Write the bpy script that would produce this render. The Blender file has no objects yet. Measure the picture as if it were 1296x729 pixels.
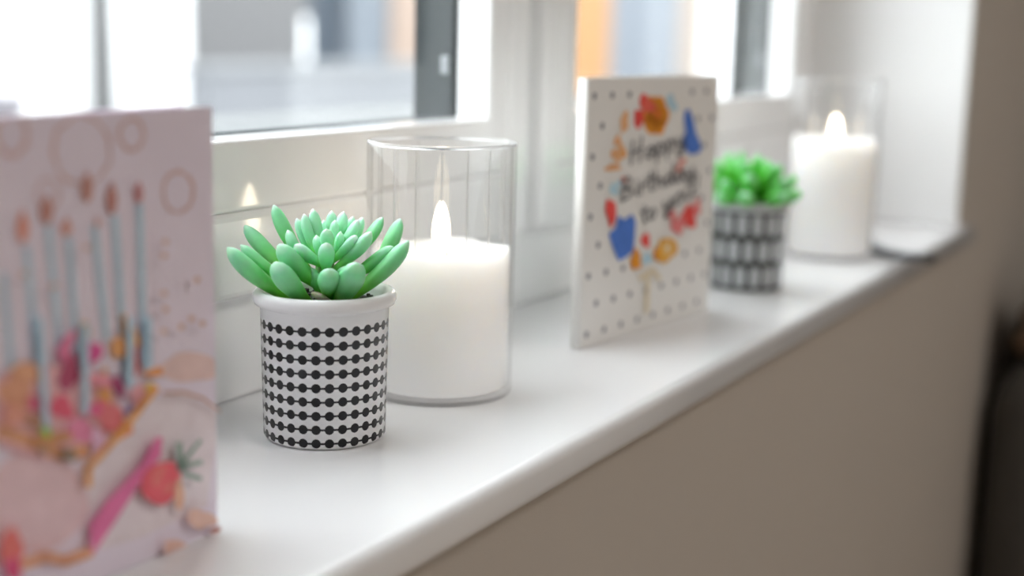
import bpy, bmesh, math, random
from mathutils import Vector, Matrix

random.seed(7)
scene = bpy.context.scene
COL = scene.collection

# ------------------------------------------------------------------ camera
FPX, W, H = 1800.0, 1296.0, 729.0
CAM = Vector((0.0, 0.0, 0.225))
AZ, PITCH, ROLL = math.radians(28.3), math.radians(10.2), math.radians(1.4)
FW = Vector((math.cos(AZ)*math.cos(PITCH), math.sin(AZ)*math.cos(PITCH), -math.sin(PITCH)))
_ri = Vector((math.sin(AZ), -math.cos(AZ), 0)); _up = _ri.cross(FW)
RT = _ri*math.cos(ROLL) + _up*math.sin(ROLL)
UP = -_ri*math.sin(ROLL) + _up*math.cos(ROLL)
cd = bpy.data.cameras.new('camera'); cam = bpy.data.objects.new('camera', cd); COL.objects.link(cam)
M3 = Matrix((RT, UP, -FW)).transposed()
cam.matrix_world = Matrix.Translation(CAM) @ M3.to_4x4()
cd.sensor_width = 36.0; cd.lens = 36.0*FPX/W; cd.clip_start = 0.02; cd.clip_end = 200
cd.dof.use_dof = True; cd.dof.focus_distance = 0.79; cd.dof.aperture_fstop = 2.9
scene.camera = cam

# ------------------------------------------------------------------ sky, exposure
wd = bpy.data.worlds.new('overcast_sky'); scene.world = wd; wd.use_nodes = True
bg = wd.node_tree.nodes['Background']
bg.inputs[0].default_value = (0.93, 0.965, 1.0, 1); bg.inputs[1].default_value = 7.0
vs = scene.view_settings
vs.view_transform = 'Standard'; vs.look = 'None'; vs.exposure = 0.0; vs.gamma = 1.0; vs.use_curve_mapping = False
cy = scene.cycles
cy.use_denoising = True
cy.max_bounces = 18; cy.diffuse_bounces = 6; cy.glossy_bounces = 6; cy.transmission_bounces = 16; cy.transparent_max_bounces = 24
cy.sample_clamp_indirect = 8.0

# ------------------------------------------------------------------ helpers
def ray(x, y): return FW + RT*((x-W/2)/FPX) - UP*((y-H/2)/FPX)
def on_plane(x, y, p0, n):
    d = ray(x, y); return CAM + d*((p0-CAM).dot(n)/d.dot(n))
def on_y(x, y, Y): return on_plane(x, y, Vector((0, Y, 0)), Vector((0, 1, 0)))

def srgb(r, g, b, k=1.0):
    def f(c):
        c /= 255.0
        return k*(c/12.92 if c <= .04045 else ((c+.055)/1.055)**2.4)
    v = (f(r), f(g), f(b)); q = max(1.0, max(v)/.9)      # keep the hue of strong inks
    return tuple(c/q for c in v)

MATS = {}
def mat(name, col, rough=.5, spec=.5, noise=0.0, nscale=20.0, bump=0.0, bscale=200.0, sss=0.0, sss_r=(.01, .01, .01), coat=0.0):
    if name in MATS: return MATS[name]
    m = bpy.data.materials.new(name); m.use_nodes = True; nt = m.node_tree
    b = nt.nodes['Principled BSDF']
    b.inputs['Base Color'].default_value = (*col, 1); b.inputs['Roughness'].default_value = rough
    b.inputs['Specular IOR Level'].default_value = spec
    if coat: b.inputs['Coat Weight'].default_value = coat; b.inputs['Coat Roughness'].default_value = .05
    if sss:
        b.inputs['Subsurface Weight'].default_value = sss
        b.inputs['Subsurface Radius'].default_value = sss_r; b.inputs['Subsurface Scale'].default_value = 1.0
    tc = nt.nodes.new('ShaderNodeTexCoord')
    n = nt.nodes.new('ShaderNodeTexNoise'); n.inputs['Scale'].default_value = nscale; n.inputs['Detail'].default_value = 4
    nt.links.new(tc.outputs['Object'], n.inputs['Vector'])
    mx = nt.nodes.new('ShaderNodeMix'); mx.data_type = 'RGBA'
    mx.inputs['A'].default_value = (*[c*(1-noise) for c in col], 1)
    mx.inputs['B'].default_value = (*[min(1, c*(1+noise)) for c in col], 1)
    nt.links.new(n.outputs['Fac'], mx.inputs['Factor']); nt.links.new(mx.outputs['Result'], b.inputs['Base Color'])
    if bump:
        n2 = nt.nodes.new('ShaderNodeTexNoise'); n2.inputs['Scale'].default_value = bscale
        nt.links.new(tc.outputs['Object'], n2.inputs['Vector'])
        bp = nt.nodes.new('ShaderNodeBump'); bp.inputs['Strength'].default_value = bump; bp.inputs['Distance'].default_value = .001
        nt.links.new(n2.outputs['Fac'], bp.inputs['Height']); nt.links.new(bp.outputs['Normal'], b.inputs['Normal'])
    MATS[name] = m
    return m

def link(name, me, parent=None, m=None, loc=None):
    o = bpy.data.objects.new(name, me); COL.objects.link(o)
    if m: me.materials.append(m)
    if parent: o.parent = parent
    if loc: o.location = loc
    return o
def build(name, bm, m=None, parent=None, smooth=False, loc=None):
    me = bpy.data.meshes.new(name); bmesh.ops.recalc_face_normals(bm, faces=bm.faces[:]); bm.to_mesh(me); bm.free()
    if smooth:
        for p in me.polygons: p.use_smooth = True
    return link(name, me, parent, m, loc)
def empty(name, loc, label=None, cat=None, group=None, kind=None):
    o = bpy.data.objects.new(name, None); COL.objects.link(o); o.location = loc; o.empty_display_size = .02
    tag(o, label, cat, group, kind); return o
def tag(o, label=None, cat=None, group=None, kind=None):
    if label: o['label'] = label
    if cat: o['category'] = cat
    if group: o['group'] = group
    if kind: o['kind'] = kind
    return o
def box(bm, a, b, bev=0.0, seg=2):
    t = bmesh.new(); bmesh.ops.create_cube(t, size=1.0)
    c = [(a[i]+b[i])/2 for i in range(3)]; s = [abs(b[i]-a[i]) for i in range(3)]
    for v in t.verts: v.co = Vector((v.co[i]*s[i]+c[i] for i in range(3)))
    if bev: bmesh.ops.bevel(t, geom=t.edges[:], offset=bev, segments=seg, affect='EDGES', profile=.5)
    me = bpy.data.meshes.new('t'); t.to_mesh(me); t.free(); bm.from_mesh(me); bpy.data.meshes.remove(me)
def one_box(name, a, b, m, parent=None, bev=0.0, smooth=False):
    bm = bmesh.new(); box(bm, a, b, bev); return build(name, bm, m, parent, smooth)
def lathe(bm, prof, n=64, close=False):
    rings = []
    for r, z in prof:
        if r < 1e-7: rings.append([bm.verts.new((0, 0, z))])
        else: rings.append([bm.verts.new((r*math.cos(2*math.pi*k/n), r*math.sin(2*math.pi*k/n), z)) for k in range(n)])
    seq = list(zip(rings, rings[1:])) + ([(rings[-1], rings[0])] if close else [])
    for A, B in seq:
        for k in range(n):
            q = [A[k % len(A)], A[(k+1) % n % len(A)], B[(k+1) % n % len(B)], B[k % len(B)]]
            u = []
            for v in q:
                if v not in u: u.append(v)
            if len(u) > 2: bm.faces.new(u)
def ring_rect(bm, x0, x1, z0, z1, wl, wr, wb, wt, y0, y1, bev=0.0):
    """rectangular ring in the XZ plane: outer x0..x1, z0..z1, member widths, depth y0..y1"""
    O = [(x0, z0), (x1, z0), (x1, z1), (x0, z1)]
    I = [(x0+wl, z0+wb), (x1-wr, z0+wb), (x1-wr, z1-wt), (x0+wl, z1-wt)]
    t = bmesh.new()
    vo = [[t.verts.new((x, y, z)) for x, z in O] for y in (y0, y1)]
    vi = [[t.verts.new((x, y, z)) for x, z in I] for y in (y0, y1)]
    for k in range(4):
        j = (k+1) % 4
        t.faces.new((vo[0][k], vo[0][j], vi[0][j], vi[0][k])); t.faces.new((vo[1][k], vi[1][k], vi[1][j], vo[1][j]))
        t.faces.new((vo[0][k], vo[1][k], vo[1][j], vo[0][j])); t.faces.new((vi[0][k], vi[0][j], vi[1][j], vi[1][k]))
    bmesh.ops.recalc_face_normals(t, faces=t.faces[:])
    if bev:
        e = [e for e in t.edges if all(abs(v.co.y-y0) < 1e-6 for v in e.verts) and len(e.link_faces) == 2
             and any(abs(f.normal.y) < .5 for f in e.link_faces)]
        bmesh.ops.bevel(t, geom=e, offset=bev, segments=3, affect='EDGES', profile=.5)
    me = bpy.data.meshes.new('t'); t.to_mesh(me); t.free(); bm.from_mesh(me); bpy.data.meshes.remove(me)

# ------------------------------------------------------------------ materials of the room
wall_m = mat('wall_paint', (.74, .72, .69), .75, .3, .02, 3, .15, 900)
sill_m = mat('sill_gloss_paint', (.89, .89, .90), .2, .5, .01, 6, .02, 60)
upvc = mat('white_upvc', (.92, .92, .92), .08, .5, .005, 5)
anth = mat('anthracite_foil', (.022, .029, .033), .7, .1, .1, 30)
paint_white = mat('ceiling_paint', (.80, .79, .77), .8, .3, .01, 4)
floor_m = mat('oak_floor', (.36, .27, .19), .5, .4, .25, 6)

glass_m = bpy.data.materials.new('window_glass'); glass_m.use_nodes = True
nt = glass_m.node_tree; nt.nodes.clear()
o_ = nt.nodes.new('ShaderNodeOutputMaterial'); mx = nt.nodes.new('ShaderNodeMixShader')
tr = nt.nodes.new('ShaderNodeBsdfTransparent'); gl = nt.nodes.new('ShaderNodeBsdfGlossy'); fr = nt.nodes.new('ShaderNodeFresnel')
tr.inputs[0].default_value = (.96, .975, .97, 1); gl.inputs['Roughness'].default_value = .0; fr.inputs[0].default_value = 1.45
gi = nt.nodes.new('ShaderNodeNewGeometry'); mr = nt.nodes.new('ShaderNodeMapRange')     # same reflectance on both faces of the thin pane
mr.inputs['To Min'].default_value = 1.45; mr.inputs['To Max'].default_value = 1/1.45
nt.links.new(gi.outputs['Backfacing'], mr.inputs['Value']); nt.links.new(mr.outputs[0], fr.inputs[0])
nt.links.new(fr.outputs[0], mx.inputs[0]); nt.links.new(tr.outputs[0], mx.inputs[1]); nt.links.new(gl.outputs[0], mx.inputs[2])
nt.links.new(mx.outputs[0], o_.inputs[0])

# ------------------------------------------------------------------ room shell  (sill top is z = 0)
RX0, RX1, RY0, WY, FZ, CZ = -2.6, 4.6, -3.6, 0.348, -0.95, 1.80
OX0, OX1, OZ1 = -0.50, 1.81, 1.60           # opening in the window wall
WT = 0.64                                   # outer face of the window wall
tag(one_box('floor', (RX0, RY0, FZ-.1), (RX1, WY, FZ), floor_m), kind='structure', label='dark oak floor of the room')
tag(one_box('ceiling', (RX0, RY0, CZ), (RX1, WT, CZ+.1), paint_white), kind='structure', label='white painted ceiling')
tag(one_box('wall_south', (RX0, RY0-.1, FZ), (RX1, RY0, CZ), wall_m), kind='structure', label='warm grey wall opposite the window')
tag(one_box('wall_west', (RX0-.1, RY0, FZ), (RX0, WT, CZ), wall_m), kind='structure', label='warm grey side wall')
tag(one_box('wall_east', (RX1, RY0, FZ), (RX1+.1, WT, CZ), wall_m), kind='structure', label='warm grey far side wall')
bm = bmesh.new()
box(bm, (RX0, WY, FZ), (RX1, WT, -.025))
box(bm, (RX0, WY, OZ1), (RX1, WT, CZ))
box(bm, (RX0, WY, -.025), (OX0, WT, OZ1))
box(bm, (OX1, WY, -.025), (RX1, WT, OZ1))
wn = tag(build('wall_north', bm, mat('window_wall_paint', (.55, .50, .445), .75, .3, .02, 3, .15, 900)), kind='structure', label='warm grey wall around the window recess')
bm = bmesh.new()                               # smooth white plaster lining of the recess
box(bm, (OX1-.006, WY-.001, 0), (OX1, .56, OZ1), .003)
box(bm, (OX0, WY-.001, 0), (OX0+.006, .56, OZ1), .003)
box(bm, (OX0+.006, WY-.001, OZ1-.006), (OX1-.006, .56, OZ1), .003)
tag(build('trim_2', bm, mat('reveal_paint', (.93, .93, .93), .6, .4, .01, 5)), kind='structure', label='white painted lining of the window recess')

# sill board with half-round nosing and short horns
bm = bmesh.new()
def prism(bm, prof, x0, x1):
    a = [bm.verts.new((x0, y, z)) for y, z in prof]; b = [bm.verts.new((x1, y, z)) for y, z in prof]
    n = len(prof)
    for k in range(n): bm.faces.new((a[k], a[(k+1) % n], b[(k+1) % n], b[k]))
    bm.faces.new(a); bm.faces.new(b[::-1])
YF, TH = .3315, .024
prof = [(WY, 0)]
for k in range(9): q = math.pi/2*k/8; prof.append((YF+.007-.007*math.sin(q), -.007+.007*math.cos(q)))
for k in range(9): q = math.pi/2*k/8; prof.append((YF+.008-.008*math.cos(q), -TH+.008-.008*math.sin(q)))
prof.append((WY, -TH))
prism(bm, prof, OX0-.035, OX1+.035)
sill = build('trim_1', bm, sill_m, smooth=False)
bm = bmesh.new(); bm.from_mesh(sill.data)
box(bm, (OX0, WY, -TH), (OX1, .60, 0))
bm.to_mesh(sill.data); bm.free()
for p in sill.data.polygons: p.use_smooth = abs(p.normal.x) < .1 and p.area > 1e-5 and abs(p.normal.z) < .999
tag(sill, kind='structure', label='glossy white windowsill board with rounded nosing')

# windows: fixed frame, opening sash, glazing bead, pane, dark outer profiles
GL = [(-.387, .205), (.353, .945), (1.093, 1.685)]
for i, (a, b) in enumerate(GL):
    w = empty('window_%d' % (i+1), ((a+b)/2, .58, 0), 'white framed window with anthracite outer side', None, None, 'structure')
    off = Vector((-(a+b)/2, -.58, 0))
    def part(name, fn, m):
        bm = bmesh.new(); fn(bm); bmesh.ops.translate(bm, verts=bm.verts[:], vec=off); return build(name, bm, m, w)
    fl = .074 if i else .118; fr_ = .074 if i < 2 else .12
    z1 = 1.47
    part('frame', lambda bm: ring_rect(bm, a-fl, b+fr_, 0, OZ1-.006, fl-.03, fr_-.03, .09, .06, .545, .575, .004), upvc)
    part('outer_frame', lambda bm: ring_rect(bm, a-fl, b+fr_, 0, OZ1-.006, fl-.04, fr_-.04, .08, .05, .590, .625, .003), anth)
    sash = part('sash', lambda bm: ring_rect(bm, a-.062, b+.062, .066, z1+.094, .034, .034, .052, .052, .530, .562, .005), upvc)
    bead = part('glazing_bead', lambda bm: ring_rect(bm, a-.0282, b+.0282, .1178, z1+.0422, .0282, .0282, .0422, .0422, .5312, .560, .003), upvc)
    pane = part('pane', lambda bm: box(bm, (a-.012, .5605, .148), (b+.012, .5645, z1+.012)), glass_m)
    part('outer_sash', lambda bm: ring_rect(bm, a-.05, b+.05, .09, z1+.07, .05, .05, .07, .07, .565, .580, .002), anth)
    st = mat('steel', (.22, .235, .25), .3, .5, .05, 50)
    part('hinge', lambda bm: box(bm, (b-.002, .568, .192), (b+.001, .575, .206), .0008), st)

tag(one_box('trim_3', (OX0-.1, WT, -.2), (OX1+.1, .96, .135), mat('stone_sill', (.17, .175, .18), .8, .2, .05, 8), None, .006), kind='structure', label='pale stone outer sill beyond the glass')
# outside: paved street, terraced building, low wall, gatepost
tag(one_box('ground', (-20, WT, -1.3), (60, 40, -1.2), mat('asphalt', (.30, .30, .31), .8, .3, .1, 4)), kind='structure', label='grey paving outside the window')
BY = 9.0
bl = empty('terraced_building', (12, BY, -1.2), 'pale terraced building with coloured cladding seen through the window panes', 'building')
def fx(px): return on_y(px, 60, BY).x
def facade(name, p0, p1, colr, proud=0.0, top=5.2, zb=-1.2):
    bm = bmesh.new(); box(bm, (fx(p0)-12, -proud, 0 if zb == -1.2 else zb+1.2), (fx(p1)-12, 2.0, top+1.2), .02)
    return build(name, bm, mat('facade_%d_%d' % (p0, p1), colr, .8, .2, .04, 2), bl)
facade('white_render_wall', -420, 224, (.82, .82, .82), .15)
facade('grey_render_wall', 224, 392, (.11, .108, .11), 0)
facade('doorway_wall', 392, 442, (.04, .05, .064), -.1)
facade('blue_grey_panel', 442, 492, (.125, .14, .16), 0)
facade('peach_panel', 492, 640, (.25, .19, .155), .05)
facade('orange_panel', 640, 768, (.32, .17, .075), .05)
facade('pale_blue_wall', 768, 858, (.15, .166, .19), 0)
facade('sand_panel', 858, 884, (.25, .2, .165), .03)
facade('white_end_wall', 884, 1100, (.82, .82, .82), .15)
bm = bmesh.new(); box(bm, (fx(94)-12, -.29, 0), (fx(116)-12, -.16, 6.2), .04); build('downpipe', bm, mat('pipe_grey', (.06, .06, .06), .5), bl)
bm = bmesh.new(); box(bm, (fx(-430)-12, -.4, 6.4), (fx(1110)-12, 2.1, 6.55), .02); build('roof_edge', bm, mat('roof_grey', (.3, .3, .32), .6), bl)
p = on_y(387, 22, 7.4)
bm = bmesh.new(); lathe(bm, [(0, 0), (.04, 0), (.04, .4), (.026, .42), (.026, p.z+1.19), (.018, p.z+1.2), (0, p.z+1.2)], 20)
tag(build('street_post', bm, mat('post_white', (.8, .8, .8), .5), None, True, (p.x, 7.4, -1.2)), 'slim white post standing in the street outside', 'post')
x0, x1 = on_y(262, 90, 6.6).x, on_y(560, 90, 6.6).x; zt = on_y(380, 80, 6.6).z
lw = empty('garden_wall', ((x0+x1)/2, 6.6, -1.2), 'low pale rendered wall in front of the building outside', 'wall')
hw = (x1-x0)/2
bm = bmesh.new(); box(bm, (-hw, 0, 0), (hw, .2, zt+1.2-.06), .01); build('wall_body', bm, mat('low_wall', (.15, .154, .165), .8, .2, .05, 3), lw)
bm = bmesh.new(); box(bm, (-hw-.03, -.03, zt+1.2-.06), (hw+.03, .23, zt+1.2), .01); build('coping', bm, mat('low_wall_cap', (.165, .17, .178), .8), lw)
gp0, gp1 = on_y(-70, 125, 5.0).x, on_y(37, 125, 5.0).x; zt = on_y(20, 119, 5.0).z
gp = empty('gate_pillar', ((gp0+gp1)/2, 5.2, -1.2), 'short grey gate pillar with cap outside', 'pillar')
hw = (gp1-gp0)/2
bm = bmesh.new(); box(bm, (-hw+.02, -.18, 0), (hw-.02, .18, zt+1.12), .01); build('shaft', bm, mat('pillar_grey', (.16, .15, .165), .8, .2, .05, 4), gp)
bm = bmesh.new(); box(bm, (-hw, -.2, zt+1.12), (hw, .2, zt+1.2), .015); build('cap', bm, MATS['pillar_grey'], gp)

# ------------------------------------------------------------------ fill light added under the ceiling, not a known fixture
lt = empty('added_fill_light', (1.0, -1.7, CZ), 'large flat square panel added out of view as fill light', 'fill light')
bm = bmesh.new(); box(bm, (-.62, -.62, -.05), (.62, .62, 0), .01); build('added_fill_housing', bm, mat('added_fill_white', (.8, .8, .8), .5), lt)
ld = bpy.data.lights.new('fill_lamp', 'AREA'); ld.shape = 'SQUARE'; ld.size = 1.1; ld.energy = 26; ld.color = (1.0, .95, .90)
lo = bpy.data.objects.new('fill_lamp', ld); COL.objects.link(lo); lo.parent = lt; lo.location = (0, 0, -.06)

# ------------------------------------------------------------------ sofa and cushion beyond the sill
sf = empty('sofa', (2.87, -.1, FZ), 'dark charcoal sofa standing against the wall beyond the sill', 'sofa')
dk = mat('charcoal_fabric', (.10, .094, .088), .9, .2, .2, 60, .3, 700)
def sp(name, a, b, bev=.03, m=dk):
    bm = bmesh.new(); box(bm, a, b, bev, 4); return build(name, bm, m, sf, True)
sp('base', (-.80, -.42, .12), (.80, .40, .30))
sp('backrest', (-.66, .20, .30), (.66, .43, .80), .06)
sp('armrest', (-.85, -.45, .10), (-.66, .435, .74), .085); sp('armrest', (.66, -.45, .10), (.85, .435, .64), .05)
sp('seat_cushion', (-.655, -.44, .30), (0, .20, .46), .04); sp('seat_cushion', (0, -.44, .30), (.655, .20, .46), .04)
for sx in (-.78, .78):
    for sy in (-.38, .36): sp('leg', (sx-.025, sy-.025, 0), (sx+.025, sy+.025, .12), .005, mat('dark_wood', (.06, .04, .03), .5))
tb = empty('folded_blanket', (2.145, .06, FZ+.74), 'brown folded blanket resting on the arm of the dark sofa', 'blanket')
bw = mat('brown_fabric', (.17, .11, .07), .9, .2, .15, 40, .3, 500)
for k in range(3):
    bm = bmesh.new(); box(bm, (-.07+.004*k, -.25+.01*k, .001+.036*k), (.068, .25-.006*k, .036+.036*k), .016, 4); build('fold', bm, bw, tb, True)

# ------------------------------------------------------------------ print helpers for cards
class Card:
    def __init__(s, name, fold, end, height, ang_back, label, paper, kk, spine=.0):
        s.base = Vector((*fold, 0)); e = Vector((*end, 0)); s.w = (e-s.base).length; s.h = height; s.k = kk
        s.u = (e-s.base).normalized(); s.n = Vector((s.u.y, -s.u.x, 0))          # towards the room
        s.root = empty(name, s.base, label, 'card', 'birthday cards on the sill')
        s.front = s.panel('front_cover', s.u, s.n, paper)
        c, q = math.cos(ang_back), math.sin(ang_back)
        ub = Vector((s.u.x*c - s.u.y*q, s.u.x*q + s.u.y*c, 0))
        s.spine(spine, paper)
        s.back = s.panel('back_cover', ub, Vector((ub.y, -ub.x, 0)), paper, -s.n*spine)
        s.layer = 0
    def spine(s, wd, m):
        if not wd: return
        bm = bmesh.new(); rows = []
        for k in range(9):                       # soft rounded fold between the covers
            a = math.pi*k/8; rr_ = wd/2
            for t in (rr_, rr_-.0006):
                p = -s.n*(rr_ - t*math.cos(a)) - s.u*(t*.55*math.sin(a))
                rows.append([bm.verts.new(p+Vector((0, 0, .0003))), bm.verts.new(p+Vector((0, 0, s.h)))])
        for k in range(0, 16, 2):
            A, B, C_, D = rows[k], rows[k+2], rows[k+3], rows[k+1]
            bm.faces.new((A[0], B[0], B[1], A[1])); bm.faces.new((D[0], D[1], C_[1], C_[0])); bm.faces.new((A[1], B[1], C_[1], D[1])); bm.faces.new((A[0], D[0], C_[0], B[0]))
        build('spine', bm, m, s.root, True)
    def panel(s, name, u, n, m, o=Vector((0, 0, 0))):
        bm = bmesh.new(); t = .0006; N = 10
        rows = []
        for k in range(N+1):
            f = k/N; bow = .0012*math.sin(math.pi*f)*0
            p = o + u*(s.w*f) + n*bow
            rows.append([bm.verts.new(p + Vector((0, 0, z)) + n*d) for z, d in ((.0003, 0), (s.h, 0), (s.h, -t), (.0003, -t))])
        for A, B in zip(rows, rows[1:]):
            for k in range(4): bm.faces.new((A[k], A[(k+1) % 4], B[(k+1) % 4], B[k]))
        bm.faces.new(rows[0]); bm.faces.new(rows[-1][::-1])
        return build(name, bm, m, s.root)
    def pt(s, x, y, off):
        p = on_plane(x, y, s.base, s.n) - s.base
        uu = min(max(p.dot(s.u), .0005), s.w-.0005); z = min(max(p.z, .001), s.h-.0005)
        return s.u*uu + Vector((0, 0, z)) + s.n*off
    def col(s, rgb): 
        key = 'ink_%s_%d_%d_%d' % (s.root.name, *rgb)
        return mat(key, srgb(*rgb, s.k), .55, .35, .18, 90)
    def shape(s, name, polys, rgb):
        s.layer += 1; off = .00006*s.layer
        if len(polys) > 1 and name in ('petal_print', 'flower_print', 'speckle_print', 'crumb_and_glint_print', 'plate_print'):
            for P in polys: s.shape(name, [P], rgb); s.layer -= 1
            s.layer += 1; return
        bm = bmesh.new()
        for P in polys:
            try: bm.faces.new([bm.verts.new(s.pt(x, y, off)) for x, y in P])
            except ValueError: pass
        return build(name, bm, s.col(rgb), s.front)
def blob(cx, cy, rx, ry, seed=0, wob=.12, rot=0, n=22):
    r = random.Random(seed*31+int(cx*7+cy)); ph = [r.uniform(0, 6.28) for _ in range(3)]
    P = []
    for k in range(n):
        a = 2*math.pi*k/n; q = 1 + wob*(math.sin(2*a+ph[0])*.5 + math.sin(3*a+ph[1])*.6 + math.sin(5*a+ph[2])*.35)
        x, y = rx*q*math.cos(a), ry*q*math.sin(a); c, s_ = math.cos(rot), math.sin(rot)
        P.append((cx+x*c-y*s_, cy+x*s_+y*c))
    return P
def drop(cx, cy, w, h):
    P = []
    for k in range(18):
        a = 2*math.pi*k/18; y = -math.cos(a); x = math.sin(a)*(1 if y > 0 else 1-.75*(-y)**1.5)
        P.append((cx+x*w/2, cy+y*h/2))
    return P
def stroke(pts, w, wy=None):
    """polyline as a chain of quads, w = line width in px"""
    out = []; wy = wy or w
    for (x0, y0), (x1, y1) in zip(pts, pts[1:]):
        dx, dy = x1-x0, y1-y0; L = math.hypot(dx, dy) or 1; nx, ny = -dy/L*w/2, dx/L*wy/2
        ex, ey = dx/L*w*.3, dy/L*wy*.3
        out.append([(x0-ex+nx, y0-ey+ny), (x1+ex+nx, y1+ey+ny), (x1+ex-nx, y1+ey-ny), (x0-ex-nx, y0-ey-ny)])
    return out
def ring(cx, cy, rx, ry, w, seed=0, n=30):
    r = random.Random(seed); out = []
    q = [1+r.uniform(-.05, .05) for _ in range(n)]; ww = [w*r.uniform(.5, 1.2) for _ in range(n)]
    for k in range(n):
        j = (k+1) % n; a, b = 2*math.pi*k/n, 2*math.pi*j/n
        out.append([(cx+(rx*q[k]-ww[k]/2)*math.cos(a), cy+(ry*q[k]-ww[k]/2)*math.sin(a)), (cx+(rx*q[k]+ww[k]/2)*math.cos(a), cy+(ry*q[k]+ww[k]/2)*math.sin(a)),
                    (cx+(rx*q[j]+ww[j]/2)*math.cos(b), cy+(ry*q[j]+ww[j]/2)*math.sin(b)), (cx+(rx*q[j]-ww[j]/2)*math.cos(b), cy+(ry*q[j]-ww[j]/2)*math.sin(b))])
    return out

# ------------------------------------------------------------------ card with the cake
K1 = 2.2
c1 = Card('greeting_card', (.312, .4075), (.4785, .406), .1905, math.radians(5),
          'blush pink birthday card with painted cake, blue candles and strawberry', mat('pink_card', srgb(169, 161, 171, K1), .55, .4, .03, 25), K1)
c1.shape('cake_slice_print', [[(105, 612), (128, 575), (195, 503), (232, 497), (276, 517), (274, 560), (262, 640), (180, 680), (100, 704)]], (172, 160, 164))
c1.shape('cake_side_print', [blob(45, 635, 64, 66, 2, .05, 0, 30)], (172, 146, 150))
c1.shape('speckle_print', [blob(240, 465, 36, 20, 9)], (168, 145, 142))
c1.shape('ring_print', ring(103, 190, 36, 44, 5, 1) + ring(166, 170, 15, 20, 5, 2) + ring(225, 243, 19, 26, 4.5, 3), (156, 132, 130))
c1.shape('ring_print', ring(14, 170, 20, 26, 8, 4) + ring(60, 245, 14, 18, 4, 5), (160, 138, 138))
for (x0, y0), (x1, y1) in (((3, 345), (14, 470)), ((33, 312), (52, 540)), ((60, 285), (76, 450)), ((86, 300), (101, 522)), ((118, 285), (134, 430)), ((144, 272), (158, 488)), ((175, 258), (181, 465))):
    c1.shape('candle_print', [[(x0-4.5, y0), (x0+4.5, y0), (x1+4.5, y1), (x1-4.5, y1)]], (146, 163, 178))
for x, y, w_, h_, cc in ((27, 286, 15, 42, (182, 122, 108)), (57, 265, 17, 38, (148, 106, 98)), (82, 287, 14, 24, (160, 120, 112)), (108, 236, 15, 40, (146, 106, 98)),
                         (139, 250, 14, 42, (142, 100, 94)), (173, 243, 12, 28, (150, 106, 108)), (121, 281, 8, 14, (158, 128, 126))):
    c1.shape('flame_print', [drop(x, y, w_, h_)], cc)
c1.shape('cake_top_print', [blob(60, 520, 85, 62, 5, .06)], (176, 136, 140))
c1.shape('crust_print', stroke([(0, 545), (40, 560), (75, 575), (104, 570)], 22, 16), (165, 120, 92))
FR = [(18, 495, 20, 26, (186, 134, 110)), (75, 515, 14, 17, (172, 74, 92)), (84, 470, 14, 24, (132, 62, 84)), (112, 447, 13, 16, (160, 66, 112)),
      (98, 545, 22, 14, (186, 112, 138)), (145, 488, 9, 14, (118, 52, 82)), (150, 440, 14, 14, (196, 142, 96)), (128, 500, 8, 34, (186, 132, 84)), (40, 510, 10, 10, (164, 84, 104)),
      (30, 470, 20, 12, (190, 140, 112)), (104, 416, 6, 9, (150, 122, 62)), (60, 555, 24, 10, (156, 112, 80)), (165, 455, 7, 20, (150, 70, 66)), (172, 500, 12, 14, (178, 128, 134)),
      (148, 540, 14, 14, (190, 122, 84)), (132, 525, 16, 22, (178, 96, 100)), (120, 560, 10, 18, (176, 140, 160)), (163, 519, 8, 6, (96, 76, 120)), (36, 532, 16, 8, (140, 104, 86)),
      (78, 437, 8, 20, (176, 100, 128)), (160, 420, 7, 24, (190, 134, 76)), (190, 470, 11, 6, (184, 124, 76)), (185, 490, 7, 7, (176, 150, 84)), (118, 480, 22, 8, (190, 122, 134)),
      (52, 545, 8, 6, (120, 150, 70)), (82, 575, 9, 8, (110, 96, 84)), (48, 568, 8, 6, (130, 104, 88)), (12, 524, 14, 14, (176, 122, 108)), (112, 517, 10, 8, (184, 84, 120))]
for k, (x, y, rx, ry, cc) in enumerate(FR): c1.shape('fruit_print', [blob(x, y, rx, ry, k, .22, .2*(k % 5-2))], cc)
for (x0, y0), (x1, y1) in (((33, 400), (52, 540)), ((86, 410), (101, 522)), ((152, 400), (158, 488)), ((180, 400), (181, 465))):
    c1.shape('candle_print', [[(x0+6, y0), (x0+14, y0), (x1+4.5, y1), (x1-4.5, y1)] if x0 < 60 else [(x1-5, y0), (x1+4, y0), (x1+4.5, y1), (x1-4.5, y1)]], (142, 163, 180))
c1.shape('icing_edge_print', stroke([(104, 612), (104, 590), (128, 565), (150, 540), (172, 512), (190, 490)], 9, 9), (184, 130, 78))
c1.shape('icing_edge_print', stroke([(200, 496), (225, 495), (250, 503), (276, 518)], 5, 4), (142, 112, 98))
c1.shape('jam_stripe_print', [[(106, 662), (130, 630), (172, 585), (190, 552), (198, 552), (196, 575), (168, 612), (140, 655), (108, 702)]], (176, 90, 128))
c1.shape('plate_print', stroke([(20, 712), (50, 702), (75, 708), (104, 697)], 15, 12), (172, 122, 92))
c1.shape('plate_print', [blob(6, 690, 14, 24, 3, .2), ], (182, 96, 92))
c1.shape('plate_print', [blob(8, 718, 12, 14, 3, .2)], (158, 62, 92))
c1.shape('strawberry_print', [blob(196, 609, 25, 28, 11, .07, .5)], (176, 74, 84))
c1.shape('strawberry_print', [blob(192, 600, 8, 14, 12, .2, .5), blob(205, 615, 6, 9, 13, .2, .5)], (188, 98, 96))
c1.shape('leaf_print', stroke([(220, 592), (218, 560)], 8) + stroke([(222, 585), (245, 556)], 5) + stroke([(222, 588), (246, 583)], 6) + stroke([(225, 598), (245, 604)], 6) + [blob(222, 586, 7, 9, 2)], (104, 120, 112))
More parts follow.
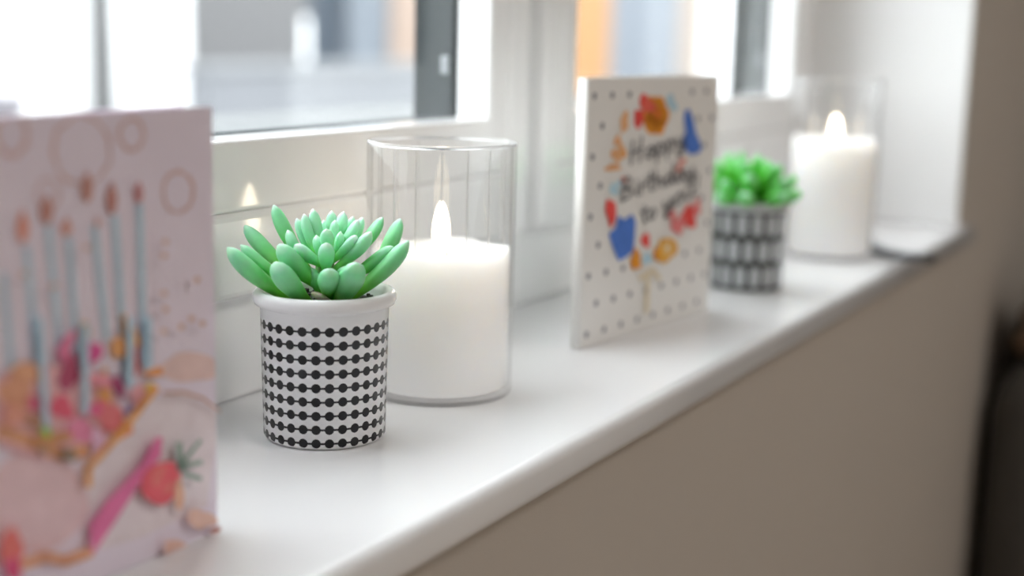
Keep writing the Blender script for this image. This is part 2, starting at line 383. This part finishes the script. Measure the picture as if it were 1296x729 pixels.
c1.shape('crumb_and_glint_print', [drop(218, 622, 13, 44)], (240, 186, 160))  # peach drop paints a glint of flame light into the card print
c1.shape('crumb_and_glint_print', [blob(212, 690, 15, 9, 4, .2), blob(246, 655, 18, 12, 8, .2)], (168, 138, 128))
c1.shape('crumb_and_glint_print', [blob(264, 669, 8, 4, 3, .2, -.4)], (140, 100, 92))
c1.shape('speckle_print', [blob(x, y, 4, 4, k) for k, (x, y) in enumerate(((200, 305), (198, 322), (240, 353), (198, 370), (200, 390), (220, 412), (198, 418), (233, 402), (100, 312), (247, 408), (58, 360), (20, 345)))], (158, 132, 122))

# ------------------------------------------------------------------ card with the wreath
K2 = 2.05
c2 = Card('greeting_card', (.9085, .432), (1.108, .410), .1945, math.radians(6),
          'white spotted card reading Happy Birthday to you inside a colourful floral wreath', mat('white_card', srgb(176, 175, 173, K2), .5, .4, .02, 30), K2, .008)
dots = []
for r in range(9):
    for q in range(9):
        u_, v_ = .008 + q*.0245 + (.012 if r % 2 else 0), .010 + r*.0215
        du, dv = (u_-.100)/.078, (v_-.118)/.072
        if u_ < c2.w-.004 and v_ < c2.h-.004 and du*du+dv*dv > 1.0: dots.append((u_, v_))
c2.layer += 1; bm = bmesh.new()
for u_, v_ in dots:
    bm.faces.new([bm.verts.new(c2.u*(u_+.0028*math.cos(a*math.pi/6)) + Vector((0, 0, v_+.0026*math.sin(a*math.pi/6))) + c2.n*.00006) for a in range(12)])
build('polka_dot_print', bm, c2.col((96, 98, 104)), c2.front)
ORG, YEL, RED, PNK, BLU, LBL, PCH = (216, 140, 44), (214, 158, 66), (196, 66, 62), (206, 118, 118), (58, 92, 158), (150, 176, 190), (208, 158, 116)
c2.shape('flower_print', [blob(829+9*math.cos(a)*1.0, 146+13*math.sin(a), 9, 13, int(a*10), .05) for a in [2*math.pi*k/6 for k in range(6)]], ORG)
c2.shape('flower_print', [blob(832, 145, 4, 6, 1, .1)], (190, 100, 40))
c2.shape('flower_print', [blob(815, 128, 7, 8, 1, .2), blob(808, 150, 7, 11, 2, .2)], RED)
c2.shape('flower_print', [blob(820, 134, 8, 10, 4, .2)], (204, 90, 76))
c2.shape('leaf_print', [blob(848, 128, 5, 9, 1, .2), blob(853, 135, 4, 6, 1, .2)], LBL)
c2.shape('bird_print', [[(866, 140), (872, 138), (877, 152), (880, 168), (888, 186), (884, 194), (872, 196), (863, 184), (862, 176), (867, 168), (865, 152)]], BLU)
c2.shape('petal_print', [blob(789, 158, 6, 8, 1, .3), blob(781, 178, 4, 8, 3, .3), blob(779, 196, 6, 9, 5, .3), blob(775, 212, 9, 5, 6, .3)], PCH)
c2.shape('petal_print', [blob(787, 192, 4, 10, 1, .3), blob(791, 146, 4, 5, 1, .3)], (204, 150, 100))
c2.shape('petal_print', [blob(776, 240, 6, 7, 4, .3), blob(783, 232, 4, 5, 4, .3), blob(818, 327, 6, 8, 4, .3)], LBL)
c2.shape('petal_print', [blob(772, 268, 7, 16, 2, .2), blob(816, 304, 5, 10, 3, .2), blob(871, 274, 9, 14, 8, .2)], RED)
c2.shape('bird_print', [[(781, 273), (788, 278), (799, 271), (803, 280), (802, 300), (800, 318), (790, 326), (781, 330), (774, 312), (769, 296), (778, 288)]], BLU)
c2.shape('petal_print', [blob(857, 285, 9, 11, 4, .25), blob(881, 262, 4, 12, 6, .2), blob(849, 272, 5, 8, 3, .3)], PNK)
c2.shape('flower_print', [blob(842, 316, 12, 17, 3, .15, .3)], YEL)
c2.shape('flower_print', [blob(843, 314, 4, 7, 3, .15, .3)], (210, 186, 150))
c2.shape('flower_print', [blob(803, 329, 7, 12, 4, .25), blob(829, 322, 4, 8, 2, .2)], ORG)
c2.shape('petal_print', [blob(858, 214, 3, 6, 4, .25), blob(787, 228, 4, 4, 1, .2), blob(862, 204, 4, 4, 1, .2)], (208, 132, 120))
c2.shape('bow_print', stroke([(808, 352), (820, 344), (824, 342), (832, 352)], 6, 6) + stroke([(818, 350), (816, 395)], 5, 4), (176, 164, 144))
# handwriting: letters as polylines in a unit box (x 0..1, y 0 = baseline, 1 = x-height)
LET = {
 'H': (1.5, [[(0, -.1), (.25, 2.2)], [(.85, -.1), (1.1, 2.3)], [(.05, .95), (1.15, 1.15)]]),
 'B': (1.4, [[(.15, -.1), (.35, 2.1)], [(.1, 2.0), (.8, 2.2), (1.05, 1.8), (.85, 1.3), (.35, 1.1), (.95, .95), (1.1, .5), (.75, .05), (.1, -.05)]]),
 'a': (1.0, [[(.8, .85), (.4, 1.0), (.05, .6), (.1, .1), (.45, 0), (.75, .5), (.82, .95), (.8, .2), (1.0, 0)]]),
 'p': (1.0, [[(.1, 1.0), (.1, -.75)], [(.1, .6), (.45, 1.0), (.8, .75), (.75, .2), (.4, 0), (.1, .2)]]),
 'y': (1.0, [[(.05, 1.0), (.15, .35), (.45, .2), (.75, .6), (.8, 1.0)], [(.8, 1.0), (.75, -.4), (.45, -.75), (.15, -.6), (.5, -.2), (1.0, .1)]]),
 'i': (.5, [[(.2, 1.0), (.2, .1), (.45, 0)], [(.2, 1.45), (.26, 1.55)]]),
 'r': (.75, [[(.1, 1.0), (.15, 0)], [(.13, .6), (.4, .98), (.7, .9)]]),
 't': (.75, [[(.35, 1.9), (.3, .15), (.6, 0)], [(0, 1.25), (.75, 1.35)]]),
 'h': (1.0, [[(.1, 2.0), (.1, 0)], [(.1, .6), (.45, 1.0), (.75, .8), (.75, .05), (.95, 0)]]),
 'd': (1.05, [[(.75, .8), (.35, 1.0), (.05, .55), (.25, 0), (.6, .15), (.78, .6)], [(.85, 2.1), (.78, .15), (1.0, 0)]]),
 'o': (.95, [[(.5, 1.0), (.1, .7), (.15, .1), (.55, 0), (.85, .45), (.7, .9), (.45, 1.0)]]),
 'u': (1.0, [[(.05, 1.0), (.1, .2), (.4, 0), (.75, .4), (.8, 1.0), (.8, .15), (1.0, 0)]]),
 '!': (.5, [[(.3, 2.0), (.2, .6)], [(.18, .1), (.2, 0)]]), ' ': (.7, [])}
def write(word, ax, ay, bx, by, xh, lw):
    tot = sum(LET[ch][0] for ch in word); out = []; pos = 0
    for ch in word:
        wdt, sts = LET[ch]
        for st in sts:
            pts = []
            for (x, y) in st:
                f = (pos+x)/tot; pts.append((ax+(bx-ax)*f, ay+(by-ay)*f - y*xh))
            out += stroke(pts, lw*.6, lw)
        pos += wdt
    return out
INK = (72, 72, 76)
c2.shape('lettering', write('Happy', 796, 207, 866, 184, 13, 3.0), INK)
c2.shape('lettering', write('Birthday', 783, 254, 878, 222, 12, 3.0), INK)
c2.shape('lettering', write('to', 809, 283, 829, 273, 11, 3.0), INK)
c2.shape('lettering', write('you!', 836, 268, 884, 243, 12, 3.0), INK)

# ------------------------------------------------------------------ succulents
def leaf_material(name, c_base, c_mid, c_tip, c_end):
    m = bpy.data.materials.new(name); m.use_nodes = True; nt = m.node_tree; b = nt.nodes['Principled BSDF']
    uv = nt.nodes.new('ShaderNodeUVMap'); uv.uv_map = 'along'; sx = nt.nodes.new('ShaderNodeSeparateXYZ'); rp = nt.nodes.new('ShaderNodeValToRGB')
    nt.links.new(uv.outputs[0], sx.inputs[0]); nt.links.new(sx.outputs['Y'], rp.inputs[0])
    e = rp.color_ramp.elements; e[0].position = .2; e[0].color = (*c_base, 1); e[1].position = .5; e[1].color = (*c_mid, 1)
    k = e.new(.9); k.color = (*c_tip, 1); k = e.new(.985); k.color = (*c_end, 1)
    tc = nt.nodes.new('ShaderNodeTexCoord'); n = nt.nodes.new('ShaderNodeTexNoise'); n.inputs['Scale'].default_value = 160
    hs = nt.nodes.new('ShaderNodeHueSaturation'); mr = nt.nodes.new('ShaderNodeMapRange')
    mr.inputs['To Min'].default_value = .88; mr.inputs['To Max'].default_value = 1.12
    nt.links.new(tc.outputs['Object'], n.inputs['Vector']); nt.links.new(n.outputs['Fac'], mr.inputs['Value']); nt.links.new(mr.outputs[0], hs.inputs['Value'])
    nt.links.new(rp.outputs[0], hs.inputs['Color']); nt.links.new(hs.outputs[0], b.inputs['Base Color'])
    b.inputs['Roughness'].default_value = .42; b.inputs['Specular IOR Level'].default_value = .4
    b.inputs['Subsurface Weight'].default_value = .55; b.inputs['Subsurface Radius'].default_value = (.005, .010, .005); b.inputs['Subsurface Scale'].default_value = 1.0
    return m
def leaf(name, base, tip, rad, m, parent, sag=.10, flat=.78, outn=None, nr=14, ns=14, tipn=True):
    ax = tip-base; L = ax.length; d = ax.normalized()
    side = d.cross(outn if outn else Vector((0, 0, 1)));
    if side.length < .05: side = d.cross(Vector((.6, -.8, 0)))
    side.normalize(); nrm = side.cross(d).normalized()
    ctrl = (base+tip)*.5 - nrm*(sag*L)
    bm = bmesh.new(); uvl = bm.loops.layers.uv.new('along'); vv = {}
    rings = []
    for k in range(nr):
        t = k/(nr-1); t = .985*t**.85 if k < nr-1 else .985
        c = base*(1-t)**2 + ctrl*2*t*(1-t) + tip*t*t
        if t < .66: q = t/.66; r = .52 + .48*(q*q*(3-2*q))
        else: q = (t-.66)/.34; r = max(.03, (1-q**2.4))**.52
        r *= rad
        row = []
        for j in range(ns):
            a = 2*math.pi*j/ns; up = math.sin(a)
            v = bm.verts.new(c + side*(r*math.cos(a)) + nrm*(r*flat*up*(1.0 if up < 0 else .8))); vv[v] = t; row.append(v)
        rings.append(row)
    vt = bm.verts.new(tip + d*(.0006 if tipn else 0)); vv[vt] = 1.0
    vb = bm.verts.new(base); vv[vb] = 0.0
    for A, B in zip(rings, rings[1:]):
        for j in range(ns): bm.faces.new((A[j], A[(j+1) % ns], B[(j+1) % ns], B[j]))
    for j in range(ns):
        bm.faces.new((rings[-1][j], rings[-1][(j+1) % ns], vt)); bm.faces.new((rings[0][(j+1) % ns], rings[0][j], vb))
    for f in bm.faces:
        for lp in f.loops: lp[uvl].uv = (0, vv[lp.vert])
    return build(name, bm, m, parent, True)

def pot_material(name, R, kind):
    m = bpy.data.materials.new(name); m.use_nodes = True; nt = m.node_tree; b = nt.nodes['Principled BSDF']; N = nt.nodes; L = nt.links
    def math_(op, a, bb=None, c=None):
        n = N.new('ShaderNodeMath'); n.operation = op
        for i, v in enumerate((a, bb, c)):
            if v is None: continue
            if isinstance(v, (int, float)): n.inputs[i].default_value = v
            else: L.new(v, n.inputs[i])
        return n.outputs[0]
    tc = N.new('ShaderNodeTexCoord'); sx = N.new('ShaderNodeSeparateXYZ'); L.new(tc.outputs['Object'], sx.inputs[0])
    X, Y, Z = sx.outputs
    ang = math_('ARCTAN2', Y, X)
    rad = math_('SQRT', math_('ADD', math_('MULTIPLY', X, X), math_('MULTIPLY', Y, Y)))
    outer = math_('GREATER_THAN', rad, R-.0031)
    if kind == 'chain':
        nd, z0, dz, rows = 30, .0042, .0077, 9
        u = math_('SUBTRACT', math_('FRACT', math_('ADD', math_('MULTIPLY', ang, nd/(2*math.pi)), .5+nd)), .5)
        u = math_('MULTIPLY', u, 2*math.pi*R/nd)
        v = math_('SUBTRACT', math_('FRACT', math_('ADD', math_('MULTIPLY', math_('SUBTRACT', Z, z0), 1/dz), 5.5)), .5)
        v = math_('MULTIPLY', v, dz)
        dot = math_('LESS_THAN', math_('SQRT', math_('ADD', math_('MULTIPLY', u, u), math_('MULTIPLY', v, v))), .00265)
        bar = math_('LESS_THAN', math_('ABSOLUTE', v), .00058)
        pat = math_('MAXIMUM', dot, bar)
        zin = math_('MULTIPLY', math_('GREATER_THAN', Z, .0005), math_('LESS_THAN', Z, z0+dz*(rows-1)+dz/2))
        dark, light = (.004, .004, .007), (.86, .86, .865)
    else:
        nd, z0, dz = 16, .002, .0235
        row = math_('FLOOR', math_('MULTIPLY', math_('SUBTRACT', Z, z0), 1/dz))
        u = math_('SUBTRACT', math_('FRACT', math_('ADD', math_('ADD', math_('MULTIPLY', ang, nd/(2*math.pi)), nd), math_('MULTIPLY', row, .5))), .5)
        u = math_('MULTIPLY', u, 2*math.pi*R/nd)
        v = math_('SUBTRACT', math_('FRACT', math_('ADD', math_('MULTIPLY', math_('SUBTRACT', Z, z0), 1/dz), 5.0)), .5)
        v = math_('MULTIPLY', v, dz)
        e = math_('ADD', math_('POWER', math_('ABSOLUTE', math_('DIVIDE', u, .0048)), 3.0), math_('POWER', math_('ABSOLUTE', math_('DIVIDE', v, .0092)), 3.0))
        pat = math_('GREATER_THAN', e, 1.0)
        zin = math_('MULTIPLY', math_('GREATER_THAN', Z, .001), math_('LESS_THAN', Z, z0+dz*3))
        dark, light = (.05, .055, .05), (.62, .64, .66)
    fac = math_('MULTIPLY', math_('MULTIPLY', pat, zin), outer)
    mx = N.new('ShaderNodeMix'); mx.data_type = 'RGBA'; mx.inputs['A'].default_value = (*light, 1); mx.inputs['B'].default_value = (*dark, 1)
    L.new(fac, mx.inputs['Factor']); L.new(mx.outputs['Result'], b.inputs['Base Color'])
    b.inputs['Roughness'].default_value = .18; b.inputs['Specular IOR Level'].default_value = .35
    return m
def pot(root, m, R=.0355, Rb=.0340, Hh=.0835, lip=.0395, rot=0.0):
    z0 = Hh-.0085
    prof = [(0, .0006), (Rb-.003, .0004), (Rb-.001, .0008), (Rb, .0025), (R, z0-.0005)]
    prof += [(R+.0008, z0), (lip-.001, z0+.0008), (lip, z0+.003), (lip, Hh-.003), (lip-.001, Hh-.0008), (lip-.003, Hh), (lip-.0055, Hh-.001), (R-.0035, Hh-.004), (R-.004, .03), (0, .03)]
    bm = bmesh.new(); lathe(bm, prof, 96); o = build('pot', bm, m, root, True); o.rotation_euler.z = rot
    bm = bmesh.new(); lathe(bm, [(0, Hh-.016), (R-.0045, Hh-.016), (R-.0045, Hh-.008), (R*.6, Hh-.006), (0, Hh-.006)], 40)
    for v in bm.verts: v.co.z += random.uniform(-.0008, .0008)
    build('soil', bm, mat('dark_soil', (.02, .017, .014), .9, .3, .5, 300), root)
    bm = bmesh.new()
    for k in range(60):
        a, r = random.uniform(0, 6.28), (R-.007)*math.sqrt(random.random()); s = random.uniform(.0008, .0016)
        box(bm, (r*math.cos(a)-s, r*math.sin(a)-s, Hh-.0075), (r*math.cos(a)+s, r*math.sin(a)+s, Hh-.0055+s), s*.4, 1)
    g = build('gravel', bm, mat('black_gravel', (.03, .028, .026), .5, .5, .5, 200), root); g['kind'] = 'stuff'

P1 = Vector((.631, .457, 0)); HZ1 = .0835
s1 = empty('potted_succulent', P1, 'mint green succulent in white pot with rows of black dots joined by lines', 'potted plant', 'succulents on the sill')
pot(s1, pot_material('chain_pattern_glaze', .0355, 'chain'), rot=.07)
lm1 = leaf_material('mint_leaf', (.20, .58, .06), (.18, .60, .20), (.28, .70, .42), (.50, .78, .60))
lm1b = leaf_material('pale_mint_leaf', (.24, .68, .18), (.30, .74, .43), (.46, .82, .62), (.68, .88, .76))
DV = Vector((P1.x, P1.y, 0)).normalized()
def pp(cx, cy, dep):           # crop pixel of the plant close-up -> point on a plane at that depth from the pot axis
    x, y = 270+cx/4.288, 240+cy/4.288
    return on_plane(x, y, P1+DV*dep, DV) - P1
#        tip x,y      base x,y    width  tip depth, base depth (m), pale
LV = [((78, 316), (430, 600), 118, -.012, -.006, 0), ((150, 302), (430, 520), 88, .004, .0, 0), ((172, 196), (450, 470), 92, .030, .006, 0),
      ((328, 86), (520, 440), 84, .026, .008, 0), ((338, 398), (520, 640), 128, -.030, -.010, 0), ((358, 300), (590, 530), 126, -.018, -.004, 0),
      ((404, 222), (500, 400), 70, .002, .004, 1), ((453, 158), (560, 400), 56, .016, .006, 1), ((492, 136), (575, 380), 64, .010, .004, 1),
      ((540, 108), (610, 370), 66, .014, .006, 1), ((642, 118), (640, 360), 58, .020, .008, 1), ((706, 122), (655, 350), 62, .014, .004, 1),
      ((758, 148), (680, 360), 58, .018, .006, 1), ((808, 152), (710, 370), 56, .022, .008, 1), ((786, 166), (660, 350), 72, .006, .002, 1),
      ((918, 152), (720, 400), 76, .018, .006, 0), ((1014, 160), (850, 500), 84, .030, .008, 0), ((856, 232), (660, 430), 92, -.006, .0, 1),
      ((776, 250), (640, 390), 74, -.006, .0, 1), ((1058, 280), (720, 600), 116, -.008, -.006, 0), ((972, 310), (720, 480), 98, -.004, .0, 0),
      ((776, 402), (680, 640), 128, -.034, -.010, 0), ((630, 436), (618, 570), 98, -.036, -.014, 0), ((614, 292), (612, 450), 74, -.022, -.006, 1),
      ((615, 216), (622, 360), 62, -.010, .0, 1), ((448, 300), (600, 410), 84, -.014, -.002, 1), ((600, 168), (620, 340), 46, .022, .01, 1),
      ((660, 168), (640, 330), 46, .008, .004, 1), ((528, 424), (600, 580), 74, -.012, -.006, 0), ((712, 420), (650, 570), 76, -.014, -.006, 0), ((668, 470), (640, 610), 60, -.020, -.010, 0),
      ((560, 250), (600, 400), 56, -.002, .002, 1), ((690, 230), (650, 390), 56, .0, .002, 1)]
for k, (t, bs, w_, td, bd, pale) in enumerate(LV):
    tip, base = pp(*t, td), pp(*bs, bd)
    base.z = max(base.z, .0765)
    leaf('leaf', base, tip, w_/4.288/2249/2*1.17, lm1b if pale else lm1, s1, sag=.07)
dry = leaf_material('dry_leaf', (.45, .42, .30), (.60, .52, .42), (.62, .55, .46), (.6, .5, .4))
leaf('dry_leaf', pp(640, 610, -.016), pp(540, 560, -.024), .0042, dry, s1, .0, .5)
bm = bmesh.new(); lathe(bm, [(0, .074), (.006, .074), (.005, .10), (0, .104)], 12); build('stem', bm, mat('stem_green', (.2, .42, .14), .6), s1, True)

P2 = Vector((1.236, .423, 0))
s2 = empty('potted_succulent', P2, 'bright green succulent in grey pot with pale lozenge pattern behind the spotted card', 'potted plant', 'succulents on the sill')
pot(s2, pot_material('lozenge_glaze', .0355, 'lozenge'), R=.0355, Rb=.0335, Hh=.0800, lip=.0375)
lm2 = leaf_material('bright_leaf', (.06, .36, .01), (.14, .62, .05), (.22, .70, .22), (.5, .85, .6))
rr = random.Random(3)
for ringi, (n, el, ln, rad, z) in enumerate(((9, 14, .043, .0085, .078), (8, 34, .041, .0080, .081), (6, 55, .038, .0070, .085), (4, 74, .034, .0055, .088))):
    for k in range(n):
        a = 2*math.pi*(k+.5*ringi)/n + rr.uniform(-.12, .12); e_ = math.radians(el+rr.uniform(-6, 6)); l_ = ln*rr.uniform(.88, 1.08)
        b0 = Vector((math.cos(a)*.008, math.sin(a)*.008, z))
        leaf('leaf', b0, b0+Vector((math.cos(a)*math.cos(e_)*l_, math.sin(a)*math.cos(e_)*l_, math.sin(e_)*l_)), rad, lm2, s2, .07, nr=10, ns=10)
bm = bmesh.new(); lathe(bm, [(0, .070), (.008, .070), (.007, .090), (0, .094)], 12); build('stem', bm, MATS['stem_green'], s2, True)

# ------------------------------------------------------------------ candles in glass jars
jar_m = bpy.data.materials.new('clear_glass'); jar_m.use_nodes = True
nt = jar_m.node_tree; nt.nodes.clear()
o_ = nt.nodes.new('ShaderNodeOutputMaterial'); mx = nt.nodes.new('ShaderNodeMixShader')
tr = nt.nodes.new('ShaderNodeBsdfTransparent'); gl = nt.nodes.new('ShaderNodeBsdfGlossy'); fr = nt.nodes.new('ShaderNodeFresnel')
tr.inputs[0].default_value = (.99, .99, .99, 1); gl.inputs['Roughness'].default_value = .02
gi = nt.nodes.new('ShaderNodeNewGeometry'); mr = nt.nodes.new('ShaderNodeMapRange')
mr.inputs['To Min'].default_value = 1.3; mr.inputs['To Max'].default_value = 1/1.3
nt.links.new(gi.outputs['Backfacing'], mr.inputs['Value']); nt.links.new(mr.outputs[0], fr.inputs[0])
nt.links.new(fr.outputs[0], mx.inputs[0]); nt.links.new(tr.outputs[0], mx.inputs[1]); nt.links.new(gl.outputs[0], mx.inputs[2])
nt.links.new(mx.outputs[0], o_.inputs[0])
rib_m = bpy.data.materials.new('rib_glass'); rib_m.use_nodes = True
b = rib_m.node_tree.nodes['Principled BSDF']
b.inputs['Base Color'].default_value = (1, 1, 1, 1); b.inputs['Roughness'].default_value = .12; b.inputs['IOR'].default_value = 1.35; b.inputs['Transmission Weight'].default_value = 1.0
wax_m = mat('white_wax', (.965, .96, .95), .5, .35, .005, 30, .05, 80, 1.0, (.03, .028, .025))
wb = wax_m.node_tree.nodes['Principled BSDF']            # even emission added to brighten the wax, standing in for an inner LED
wb.inputs['Emission Color'].default_value = (1.0, .97, .92, 1); wb.inputs['Emission Strength'].default_value = .17
fl_m = bpy.data.materials.new('led_flame'); fl_m.use_nodes = True
b = fl_m.node_tree.nodes['Principled BSDF']
b.inputs['Base Color'].default_value = (.9, .8, .6, 1); b.inputs['Emission Color'].default_value = (1.0, .84, .62, 1); b.inputs['Emission Strength'].default_value = 14.0
def candle(pos, Hj, Hw, R, label, rot=0.0, flutes=18, fh=1.0):
    root = empty('candle_jar', pos, label, 'candle', 'candles in glass jars')
    wall = .0018; bm = bmesh.new()
    lathe(bm, [(0, 0), (R-.003, 0), (R-.0008, .0008), (R, .003), (R, Hj-.001), (R-.0004, Hj-.0002), (R-wall/2, Hj), (R-wall+.0004, Hj-.0002), (R-wall, Hj-.0015), (R-wall, .007), (R-wall-.003, .005), (0, .005)], 96)
    j = build('glass_jar', bm, jar_m, root, True)
    rme = None; rr_ = R-wall-.00015
    for k in range(flutes):                     # slim ribs moulded on the inner wall
        if rme is None:
            bm = bmesh.new(); cs = [(-.00045, 0), (.00045, 0), (.0003, .0003), (0, .0004), (-.0003, .0003)]
            A, B = [[bm.verts.new((rr_-y, x, z)) for x, y in cs] for z in (Hw+.0015, Hj-.002)]
            for q in range(5): bm.faces.new((A[q], A[(q+1) % 5], B[(q+1) % 5], B[q]))
            bm.faces.new(A[::-1]); bm.faces.new(B)
            ro = build('rib', bm, rib_m, j, False); rme = ro.data
        else: ro = link('rib', rme, j)
        ro.rotation_euler.z = rot + 2*math.pi*k/flutes
    bm = bmesh.new(); lathe(bm, [(R-wall/2+.0011*math.cos(q*math.pi/5), Hj+.0011*math.sin(q*math.pi/5)) for q in range(10)], 96, True); build('rim', bm, rib_m, j, True)
    rw = R-wall-.0012
    bm = bmesh.new()
    lathe(bm, [(0, .0056), (rw-.001, .0056), (rw, .0066), (rw, Hw-.002), (rw-.0006, Hw-.0005), (rw-.002, Hw), (rw-.005, Hw-.001), (rw*.7, Hw-.004), (rw*.3, Hw-.0055), (0, Hw-.006)], 72)
    for v in bm.verts:
        if v.co.z > Hw-.003: v.co.z += .0012*math.sin(5*math.atan2(v.co.y, v.co.x)) + random.uniform(-.0003, .0003)
    wx = build('wax', bm, wax_m, root, True)
    zf = Hw-.0055; bm = bmesh.new()
    lathe(bm, [(r_*fh, zf+z_*fh) for r_, z_ in ((0, 0), (.0026, 0), (.0036, .003), (.0050, .009), (.0054, .015), (.0049, .021), (.0037, .027), (.0022, .0315), (.001, .0335), (0, .0345))], 24)
    build('flame', bm, fl_m, root, True)
    bm = bmesh.new(); box(bm, (-.0006, -.0045, zf-.002), (.0006, -.0030, zf+.003), .0002, 1); build('wick', bm, mat('wick_black', (.03, .03, .03), .8), root)
    return root
candle((.752, .456, 0), .157, .092, .0462, 'white wax pillar candle in fluted clear glass behind the dotted pot', math.radians(211.2))
candle((1.470, .413, 0), .184, .124, .0462, 'taller white wax candle in clear glass near the end of the sill', .1, 18, .85)

# ------------------------------------------------------------------ curved strap at the end of the sill
pts = [on_plane(x, y, Vector((0, 0, .0052)), Vector((0, 0, 1))) for x, y in ((1094, 303), (1104, 312), (1120, 319), (1145, 324), (1166, 326), (1182, 328))]
st = empty('rubber_strap', pts[2]*1.0 - Vector((0, 0, pts[2].z)), 'dark grey curved strap lying at the sill edge beside the taller candle', 'strap')
def sweep(bm, pts, wa, ha):
    rings = []
    for k, p in enumerate(pts):
        d = (pts[min(k+1, len(pts)-1)]-pts[max(k-1, 0)]).normalized(); s_ = d.cross(Vector((0, 0, 1))).normalized(); u_ = s_.cross(d)
        rings.append([bm.verts.new(p + s_*(wa*math.cos(2*math.pi*j/12)) + u_*(ha*math.sin(2*math.pi*j/12))) for j in range(12)])
    for A, B in zip(rings, rings[1:]):
        for j in range(12): bm.faces.new((A[j], A[(j+1) % 12], B[(j+1) % 12], B[j]))
    bm.faces.new(rings[0]); bm.faces.new(rings[-1][::-1])
base = st.location.copy()
bm = bmesh.new(); sweep(bm, [p-base for p in pts[:5]], .007, .0042); build('band', bm, mat('slate_rubber', (.10, .11, .13), .45, .5, .1, 60), st, True)
bm = bmesh.new(); sweep(bm, [p-base for p in pts[4:]], .0076, .0045); build('end_cap', bm, mat('black_rubber', (.03, .03, .03), .5), st, True)
